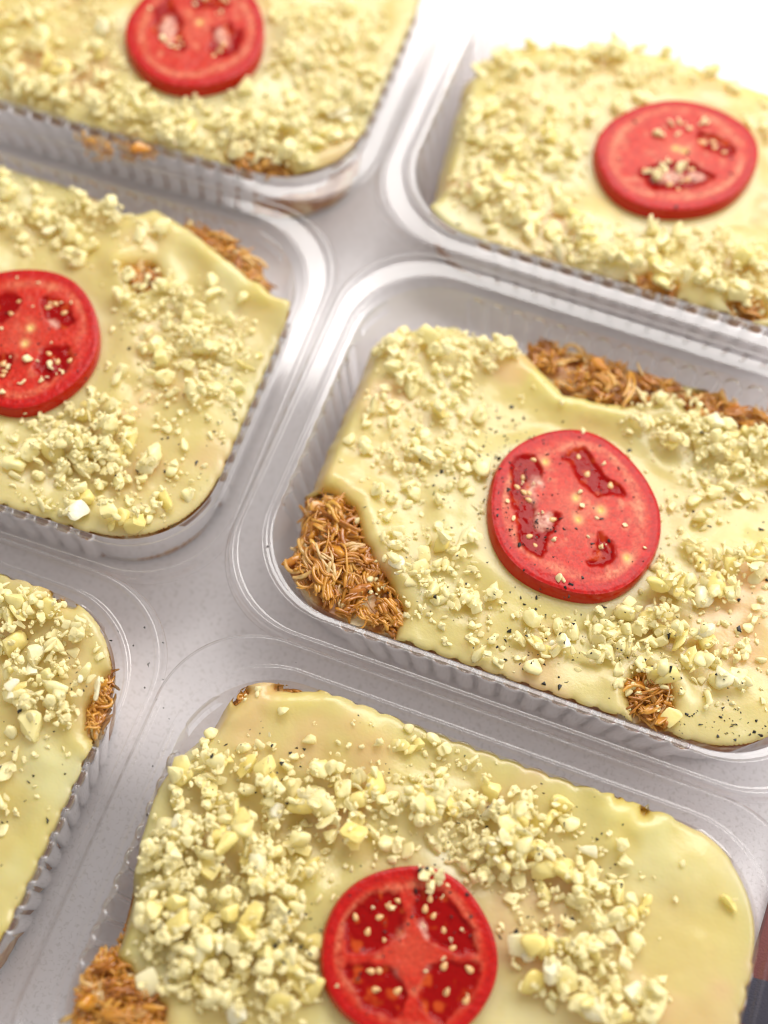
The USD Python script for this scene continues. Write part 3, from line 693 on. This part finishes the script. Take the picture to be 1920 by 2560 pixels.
    for (a_, b_, ang) in sp['seeds'] + extra:
        s = trimesh.creation.icosphere(2, 1.0); s.apply_scale((0.0012, 0.0008, 0.0006))
        s.apply_scale(rg.uniform(0.8, 1.1))
        s.vertices[:, 1] *= 1 - 0.35 * s.vertices[:, 0] / 0.0013
        s.apply_transform(trimesh.transformations.rotation_matrix(math.radians(ang), (0, 0, 1)))
        zz = th_ - rg.uniform(0.0005, 0.0010)
        s.apply_translation((a_ * rx, b_ * ry, zz))
        part('seed', s, M['seed'], t, smooth=True)
    # height map
    ca, sa = math.cos(-g.tang), math.sin(-g.tang)
    lx = (g.X - g.tc[0]) * ca - (g.Y - g.tc[1]) * sa; ly = (g.X - g.tc[0]) * sa + (g.Y - g.tc[1]) * ca
    rr = np.hypot(lx / rx, ly / ry)
    plane = co[0] * g.X + co[1] * g.Y + co[2] - 0.0004
    g.rr = rr
    g.hm = np.where(rr < 1.0, plane + th_, np.where(rr < 1.045, np.maximum(g.hm, plane + th_ * 0.5), g.hm))
for k in 'CABDE': tomato(k)

# clusters seen in the picture: centre, half sizes, number, largest size (mm)
BL = {
 'C': [(970, 765, 130, 38, 90, 6), (1050, 760, 60, 30, 30, 6), (930, 870, 120, 62, 100, 6), (960, 985, 100, 55, 55, 5.5), (860, 1000, 100, 60, 28, 4.5), (930, 1110, 110, 100, 55, 6), (915, 1240, 100, 75, 55, 6.5), (1000, 1300, 80, 55, 40, 6), (1080, 1395, 110, 65, 34, 6), (1260, 1365, 140, 60, 75, 7.5), (1390, 1270, 80, 70, 45, 6), (1400, 1395, 105, 55, 60, 8), (1550, 1320, 105, 85, 60, 9), (1590, 1430, 70, 60, 30, 6), (1490, 1480, 130, 60, 28, 5.5), (1440, 915, 80, 55, 90, 6), (1560, 965, 85, 45, 60, 6), (1530, 1060, 105, 60, 50, 5), (1610, 1215, 60, 60, 34, 6.5), (1480, 1200, 60, 50, 22, 5), (1385, 1560, 60, 36, 14, 5), (1640, 1010, 50, 70, 40, 7), (1250, 1130, 600, 350, 60, 3)],
 'A': [(90, 425, 200, 55, 170, 6.5), (190, 505, 150, 55, 80, 6.5), (330, 640, 100, 50, 55, 5), (400, 700, 110, 65, 110, 5.5), (450, 780, 80, 60, 70, 6), (330, 810, 60, 50, 14, 8), (170, 930, 100, 65, 120, 7.5), (240, 1000, 100, 65, 60, 7), (90, 1030, 90, 55, 36, 6), (190, 1110, 150, 48, 55, 7), (430, 1020, 50, 60, 12, 6.5), (330, 1060, 80, 50, 24, 5), (420, 880, 80, 60, 46, 5.5), (250, 850, 250, 300, 40, 3)],
 'B': [(100, 100, 140, 110, 190, 6.5), (130, 245, 180, 62, 170, 6.5), (420, 265, 190, 55, 160, 6.5), (720, 190, 120, 120, 190, 6.5), (570, 330, 110, 55, 80, 6), (650, 80, 70, 60, 40, 5), (740, 50, 90, 40, 40, 5), (230, 30, 50, 50, 20, 5)],
 'D': [(1070, 230, 80, 120, 110, 6), (1130, 350, 120, 110, 170, 6.5), (1060, 440, 110, 55, 46, 6), (1250, 135, 150, 40, 70, 6.5), (1420, 150, 120, 35, 40, 6), (1250, 540, 140, 55, 100, 7), (1480, 560, 140, 60, 130, 7), (1610, 620, 80, 50, 70, 6.5), (1290, 205, 110, 60, 60, 5), (1620, 250, 50, 100, 30, 6), (1300, 90, 30, 20, 6, 8), (1515, 140, 20, 16, 4, 7)],
 'E': [(430, 1640, 70, 55, 40, 7), (565, 1590, 40, 40, 5, 8), (558, 1505, 30, 25, 5, 8), (560, 1725, 140, 90, 80, 8), (430, 1780, 100, 75, 60, 8), (480, 1920, 160, 110, 290, 8), (400, 2065, 100, 75, 70, 7), (560, 2095, 140, 90, 170, 7.5), (700, 1760, 120, 80, 60, 6.5), (840, 1590, 140, 50, 20, 5), (900, 1765, 120, 75, 55, 8), (1020, 1725, 120, 75, 60, 8), (1100, 1800, 130, 65, 60, 8), (1060, 1865, 80, 55, 46, 8), (1200, 1855, 130, 85, 60, 8), (1270, 1990, 120, 85, 80, 8), (1230, 2090, 90, 75, 50, 6.5), (1330, 2150, 100, 60, 50, 7), (880, 1655, 130, 55, 24, 5), (740, 1890, 60, 60, 12, 6), (1575, 1950, 14, 14, 2, 7), (900, 1800, 650, 330, 60, 3)],
 'F': [(30, 1290, 80, 65, 120, 6), (80, 1385, 100, 55, 50, 7), (190, 1340, 70, 60, 30, 7), (240, 1385, 40, 40, 18, 6), (100, 1480, 100, 55, 70, 7), (105, 1545, 55, 45, 44, 8), (30, 1620, 50, 40, 10, 6), (5, 1750, 25, 30, 7, 6.5), (150, 1600, 140, 300, 16, 2.5)]}
ON_TOM = {'C': [(1250, 1100, 170, 165, 16, 1.9), (1265, 935, 12, 8, 2, 3.2), (1205, 1262, 8, 8, 2, 3)], 'A': [(60, 830, 110, 40, 14, 3.5), (60, 700, 110, 100, 12, 1.5)], 'D': [(1462, 290, 60, 30, 8, 4), (1450, 385, 70, 22, 12, 4)], 'E': [(920, 1905, 42, 22, 9, 4.5), (880, 2060, 170, 180, 12, 1.7)], 'B': [(420, 60, 110, 90, 8, 3)]}
crumbs = []
def place(k, u, v, size, rg, ci=-1, proto=None, grain=False):
    g = meals[k]
    p = loc(k, [(u, v)], 0.002)[0]
    if sample(g, g.dF, *p)[0] < 0.0012 + size * 0.2: return False
    vv, ff = (GRAIN[int(rg.integers(len(GRAIN)))] if grain else PROTO[int(rg.integers(len(PROTO))) if proto is None else proto])
    a = rg.uniform(0, 2 * np.pi); ca, sa = math.cos(a), math.sin(a)
    tx, ty = rg.normal(0, 0.30, 2)
    R = np.array([[ca, -sa, 0], [sa, ca, 0], [0, 0, 1]]) @ trimesh.transformations.euler_matrix(tx, ty, 0)[:3, :3]
    vv = (vv * (size / 2)) @ R.T
    rx = size / 2 * 0.85
    j0, j1 = np.searchsorted(g.xs, [p[0] - rx, p[0] + rx]); i0, i1 = np.searchsorted(g.ys, [p[1] - rx, p[1] + rx])
    if i1 - i0 < 1 or j1 - j0 < 1: i1, j1 = i0 + 1, j0 + 1
    if i1 > len(g.ys) or j1 > len(g.xs): return False
    sub = g.hm[i0:i1, j0:j1]
    d2 = ((g.X[i0:i1, j0:j1] - p[0]) ** 2 + (g.Y[i0:i1, j0:j1] - p[1]) ** 2) / rx ** 2
    msk = d2 <= 1.0
    if not msk.any(): msk = np.ones_like(d2, bool)
    hz = -vv[:, 2].min()
    zc = sub[msk].mean() * 0.6 + np.quantile(sub[msk], 0.85) * 0.4 + hz * (0.62 if not grain else 0.5)
    lim = float(level(k, p[None])[0]) + 0.0088
    if zc > lim: return False
    top = zc + vv[:, 2].max() * 0.85 * np.sqrt(np.clip(1 - d2, 0, 1))
    sub[msk] = np.maximum(sub, top)[msk]
    w = to_world(k, [p])[0]
    r = math.radians(POSE[k][2]); Rz = np.array([[math.cos(r), -math.sin(r), 0], [math.sin(r), math.cos(r), 0], [0, 0, 1]])
    crumbs.append((k, np.array([w[0], w[1], zc]), vv @ Rz.T, ff, size, grain, ci))
    return True
for k in 'CABDEF':
    rg = np.random.default_rng(500 + SEED[k])
    g = meals[k]
    todo = []
    for ci, (u, v, ru, rv, n, mx) in enumerate(BL[k]):
        for i in range(int(n * (0.66 if mx > 3.2 else 1.1))):
            mx_ = min(mx, 6.8)
            s = min(mx_ * 1.2, mx_ * 0.56 * math.exp(rg.normal(0, 0.46))) * 1e-3
            s = max(s, 0.0012)
            a, r = rg.uniform(0, 6.283), math.sqrt(rg.uniform()) if mx > 3.2 else rg.uniform()
            r *= 1.18 + 0.22 * rg.normal()
            todo.append((u + ru * r * math.cos(a), v + rv * r * math.sin(a), s, False, ci))
        for i in range(int(n * 0.55)):
            a, r = rg.uniform(0, 6.283), math.sqrt(rg.uniform()) * 1.25
            todo.append((u + ru * r * math.cos(a), v + rv * r * math.sin(a), rg.uniform(0.0006, 0.0018), True, ci))
    rg.shuffle(todo)
    todo = sorted(todo, key=lambda t: -t[2] + 0.0035 * rg.uniform() if not t[3] else 0.01 + rg.uniform())
    for (u, v, s, gr, ci) in todo:
        u, v, s, ci = float(u), float(v), float(s), int(ci)
        p = loc(k, [(u, v)], 0.002)[0]
        if hasattr(g, 'rr') and sample(g, g.rr, *p)[0] < 1.02 + (s / 2) / g.trx * 0.9: continue
        place(k, u, v, s, rg, ci, grain=bool(gr))
    for (u, v, ru, rv, n, mx) in ON_TOM.get(k, []):
        for i in range(n):
            a, r = rg.uniform(0, 6.283), math.sqrt(rg.uniform())
            u_, v_ = u + ru * r * math.cos(a), v + rv * r * math.sin(a)
            p = loc(k, [(u_, v_)], 0.006)[0]
            if sample(g, g.rr, *p)[0] > 0.93: continue
            place(k, u_, v_, mx * rg.uniform(0.5, 1.0) * 1e-3, rg)
def seen(P):
    q = (P - CAM_P) @ CAM_R
    u, v = 960 + FPX * q[0] / -q[2], 1280 - FPX * q[1] / -q[2]
    return u, v, -q[2]
rank = []
for i, (k, P, v, f, s, gr, ci) in enumerate(crumbs):
    u, w_, dist = seen(P)
    rank.append(s / dist if (-10 < u < 1930 and -10 < w_ < 2570 and not gr) else -1)
order = np.argsort(rank)[::-1]
single = [i for i in order[:300] if rank[i] > 0]
WHERE = {'A': 'left meal', 'B': 'top left meal', 'C': 'sharp middle meal', 'D': 'top right meal', 'E': 'nearest meal', 'F': 'lower left meal'}
SPOT = {'C': ['in the pile at the far left corner of the', 'in the pile at the far left corner of the', 'left of the tomato, far half of the', 'left of the tomato on the', 'above the left chicken heap of the', 'left of the tomato, near half of the', 'beside the left chicken heap of the', 'below left of the tomato on the', 'near the front wall of the', 'just below the tomato on the', 'below right of the tomato on the', 'between tomato and chicken pocket on the', 'at the right picture edge of the', 'low at the right picture edge of the', 'beside the chicken pocket of the', 'behind the tomato, by the far chicken of the', 'right of the tomato, far half of the', 'right of the tomato on the', 'right of the tomato, near half of the', 'close to the right side of the tomato on the', 'on the chicken pocket of the', 'at the right picture edge, far half, of the', 'scattered alone on the sauce of the'],
        'A': ['along the far wall of the', 'behind the tomato on the', 'by the dark hollow of the', 'right of the tomato on the', 'toward the right wall of the', 'close right of the tomato on the', 'in the tall pile below the tomato of the', 'in the tall pile below the tomato of the', 'at the left picture edge of the', 'along the near wall of the', 'in the near right corner of the', 'near the front wall of the', 'right of the tomato, near half, of the', 'scattered alone on the sauce of the'],
        'E': ['by the far left corner of the', 'standing on the far left corner of the', 'standing on the far left corner of the', 'in the upper left part of the', 'at the left edge of the', 'in the big heap left of the tomato of the', 'above the lower left chicken of the', 'low beside the tomato\'s left on the', 'on smooth sauce above the tomato of the', 'along the scalloped far edge of the', 'above the tomato, in the middle of the', 'along the far edge, right half, of the', 'above right of the tomato on the', 'touching the tomato\'s upper right on the', 'in the band right of the tomato on the', 'right of the tomato on the', 'low right of the tomato on the', 'at the lower picture edge, right, of the', 'on the smooth far sauce of the', 'just left of the tomato\'s top on the', 'at the right wall of the', 'scattered alone on the sauce of the'],
        'B': ['at the left picture edge of the', 'below left of the tomato on the', 'below the tomato, near wall of the', 'right of the tomato on the', 'below right of the tomato on the', 'close right of the tomato on the', 'at the picture top of the', 'left of the tomato top on the'],
        'D': ['at the far left wall of the', 'left of the tomato on the', 'low left of the tomato on the', 'along the far wall of the', 'behind the tomato on the', 'by the near wall, left half, of the', 'just below the tomato on the', 'at the near right picture edge of the', 'touching the tomato far left on the', 'right of the tomato on the', 'topmost on the far edge of the', 'second on the far edge of the'],
        'F': ['in the far left pile of the', 'below the far left pile of the', 'right of the far pile on the', 'in the far right corner of the', 'in the middle cluster of the', 'beside the open chicken of the', 'at the left picture edge of the', 'at the left picture edge, lower down, of the', 'scattered alone on the sauce of the']}
EXTREME = {}
for i in single:
    k, P, v, f, s, gr, ci = crumbs[i]
    EXTREME.setdefault((k, ci if k in SPOT and ci >= 0 else -1), []).append(i)
special = {}
for key, ids in EXTREME.items():
    if len(ids) < 3: continue
    left = list(ids)
    for word, fn in (('largest', lambda i: -crumbs[i][4]), ('leftmost', lambda i: seen(crumbs[i][1])[0]), ('rightmost', lambda i: -seen(crumbs[i][1])[0]), ('farthest', lambda i: seen(crumbs[i][1])[1]), ('nearest', lambda i: -seen(crumbs[i][1])[1])):
        if not left: break
        j = min(left, key=fn); special[j] = word; left.remove(j)
for i in single:
    k, P, v, f, s, gr, ci = crumbs[i]
    m = usdkit.mesh(stage, '/World/' + numbered('cheese_crumb'), (v, f), M['crumb'], smooth=38)
    m.AddTranslateOp().Set(Gf.Vec3d(*map(float, P)))
    spot = ('on the tomato of the' if ci < 0 else SPOT[k][ci] if k in SPOT else 'on the') + ' ' + WHERE[k]
    alone = i not in special
    tag(m.GetPrim(), f"{special[i] + ' ' if not alone else 'pale '}cheese crumb {spot}", 'cheese crumb', 'cheese crumbs ' + spot)
ss = set(single)
rest = [(v + P, f) for i, (k, P, v, f, s, gr, ci) in enumerate(crumbs) if i not in ss]
r_ = part('fine_cheese_crumbs', joined(rest), M['crumb'], WORLD, smooth=38)
tag(r_, 'loose small crumbs and grains of pale cheese strewn over all the meals', 'cheese crumbs', kind='stuff')
print('crumbs', len(crumbs), 'rest tris', sum(len(f) for _, f in rest))

# ---------------------------------------------------------------- dried herb and pepper flecks
PB = {
 'C': [(1050, 960, 55, 55, 60), (1085, 895, 70, 30, 26), (975, 1030, 45, 110, 26), (1180, 1350, 170, 90, 60), (1560, 1580, 110, 55, 80), (1480, 1470, 130, 80, 34), (1330, 1470, 60, 80, 14), (1250, 1150, 500, 330, 220), (1190, 1490, 60, 40, 14), (1130, 1080, 75, 140, 60), (1230, 1100, 150, 150, 40)],
 'A': [(500, 930, 70, 80, 26), (510, 820, 30, 20, 7), (30, 720, 110, 60, 40), (350, 900, 250, 200, 110)],
 'B': [(640, 140, 50, 40, 20), (400, 250, 380, 100, 40)],
 'D': [(1320, 260, 60, 40, 10), (1500, 390, 90, 50, 14), (1300, 450, 320, 200, 50)],
 'E': [(560, 1650, 110, 100, 22), (620, 2020, 90, 90, 50), (1150, 1900, 250, 170, 40), (850, 1800, 500, 300, 120), (880, 2080, 150, 150, 24)],
 'F': [(110, 1560, 140, 200, 40), (60, 1700, 100, 250, 20)]}
fl = []
def fleck(rg, P, s):
    n = int(rg.integers(4, 7)); a = np.sort(rg.uniform(0, 6.283, n))
    el = rg.choice([1.0, 1.4, 2.6], p=[.5, .3, .2])
    rr = s / 2 * rg.uniform(0.6, 1.1, n)
    x, y = np.cos(a) * rr * el ** .6, np.sin(a) * rr / el ** .6
    h = s * rg.uniform(0.15, 0.4)
    v = np.vstack([np.column_stack([x, y, np.zeros(n)]), np.column_stack([x * .8, y * .8, np.full(n, h)]), [[0, 0, h * 1.1]]])
    f = []
    for i in range(n):
        j = (i + 1) % n
        f += [[i, j, n + j], [i, n + j, n + i], [n + i, n + j, 2 * n]]
    R = trimesh.transformations.euler_matrix(rg.normal(0, .3), rg.normal(0, .3), rg.uniform(0, 6.28))[:3, :3]
    fl.append((v @ R.T + P, np.array(f)))
for k, bl in PB.items():
    rg = np.random.default_rng(900 + SEED[k]); g = meals[k]
    for (u, v, ru, rv, n) in bl:
        for i in range(n):
            a, r = rg.uniform(0, 6.283), math.sqrt(rg.uniform())
            p = loc(k, [(u + ru * r * math.cos(a), v + rv * r * math.sin(a))], 0.003)[0]
            if sample(g, g.dF, *p)[0] < 0.001: continue
            z = sample(g, g.hm, *p)[0]
            w = to_world(k, [p])[0]
            fleck(rg, np.array([w[0], w[1], z - 0.00003]), min(0.0021, 0.00072 * math.exp(rg.normal(0, 0.45))))
rg = np.random.default_rng(5)
for (u, v) in [(255, 1365), (238, 1383), (288, 1395), (322, 1433), (312, 1355), (320, 1437), (352, 1467), (352, 1388), (330, 1655), (312, 1486), (340, 1512), (353, 1530), (366, 1552), (318, 1760), (640, 1432), (672, 1210), (578, 1180)]:
    P = at(u, v, H - 0.0010); fleck(rg, P, rg.uniform(0.0005, 0.0009))
for k_, q in ((0, 1),):
    f_ = part('herb_flecks', joined(fl), M['fleck'], WORLD, smooth=False)
    tag(f_, 'dark flecks of pepper and dried herbs scattered over the meals and trays', 'herb flecks', kind='stuff')

# ---------------------------------------------------------------- cloth beside the nearest tray
nx, ny = 60, 120
cu, cv = np.meshgrid(np.linspace(0, 1, nx), np.linspace(0, 1, ny))
cxx = 0.1715 + cu * 0.17 + 0.004 * np.sin(cv * 9); cyy = -0.30 + cv * 0.345 + 0.01 * np.sin(cu * 5)
czz = 0.004 + 0.010 * smoothstep(0, 0.15, cu) + 0.008 * (meshkit.fbm(np.stack([cxx / 0.03, cyy / 0.05, 0 * cxx], -1), 2, 4)) * smoothstep(0, .1, cu)
v = np.column_stack([cxx.ravel(), cyy.ravel(), czz.ravel()])
idx = np.arange(nx * ny).reshape(ny, nx)
q = np.stack([idx[:-1, :-1], idx[:-1, 1:], idx[1:, 1:], idx[1:, :-1]], -1).reshape(-1, 4)
f = np.vstack([q[:, [0, 1, 2]], q[:, [0, 2, 3]]])
v, f = skirt(v, f, 0.0006, 1.0, 1.0)
c_ = part('cloth', (v, f), M['cloth'], WORLD, smooth=True)
tag(c_, 'dark red and navy checked cloth beside the nearest tray at the right picture edge', 'cloth')
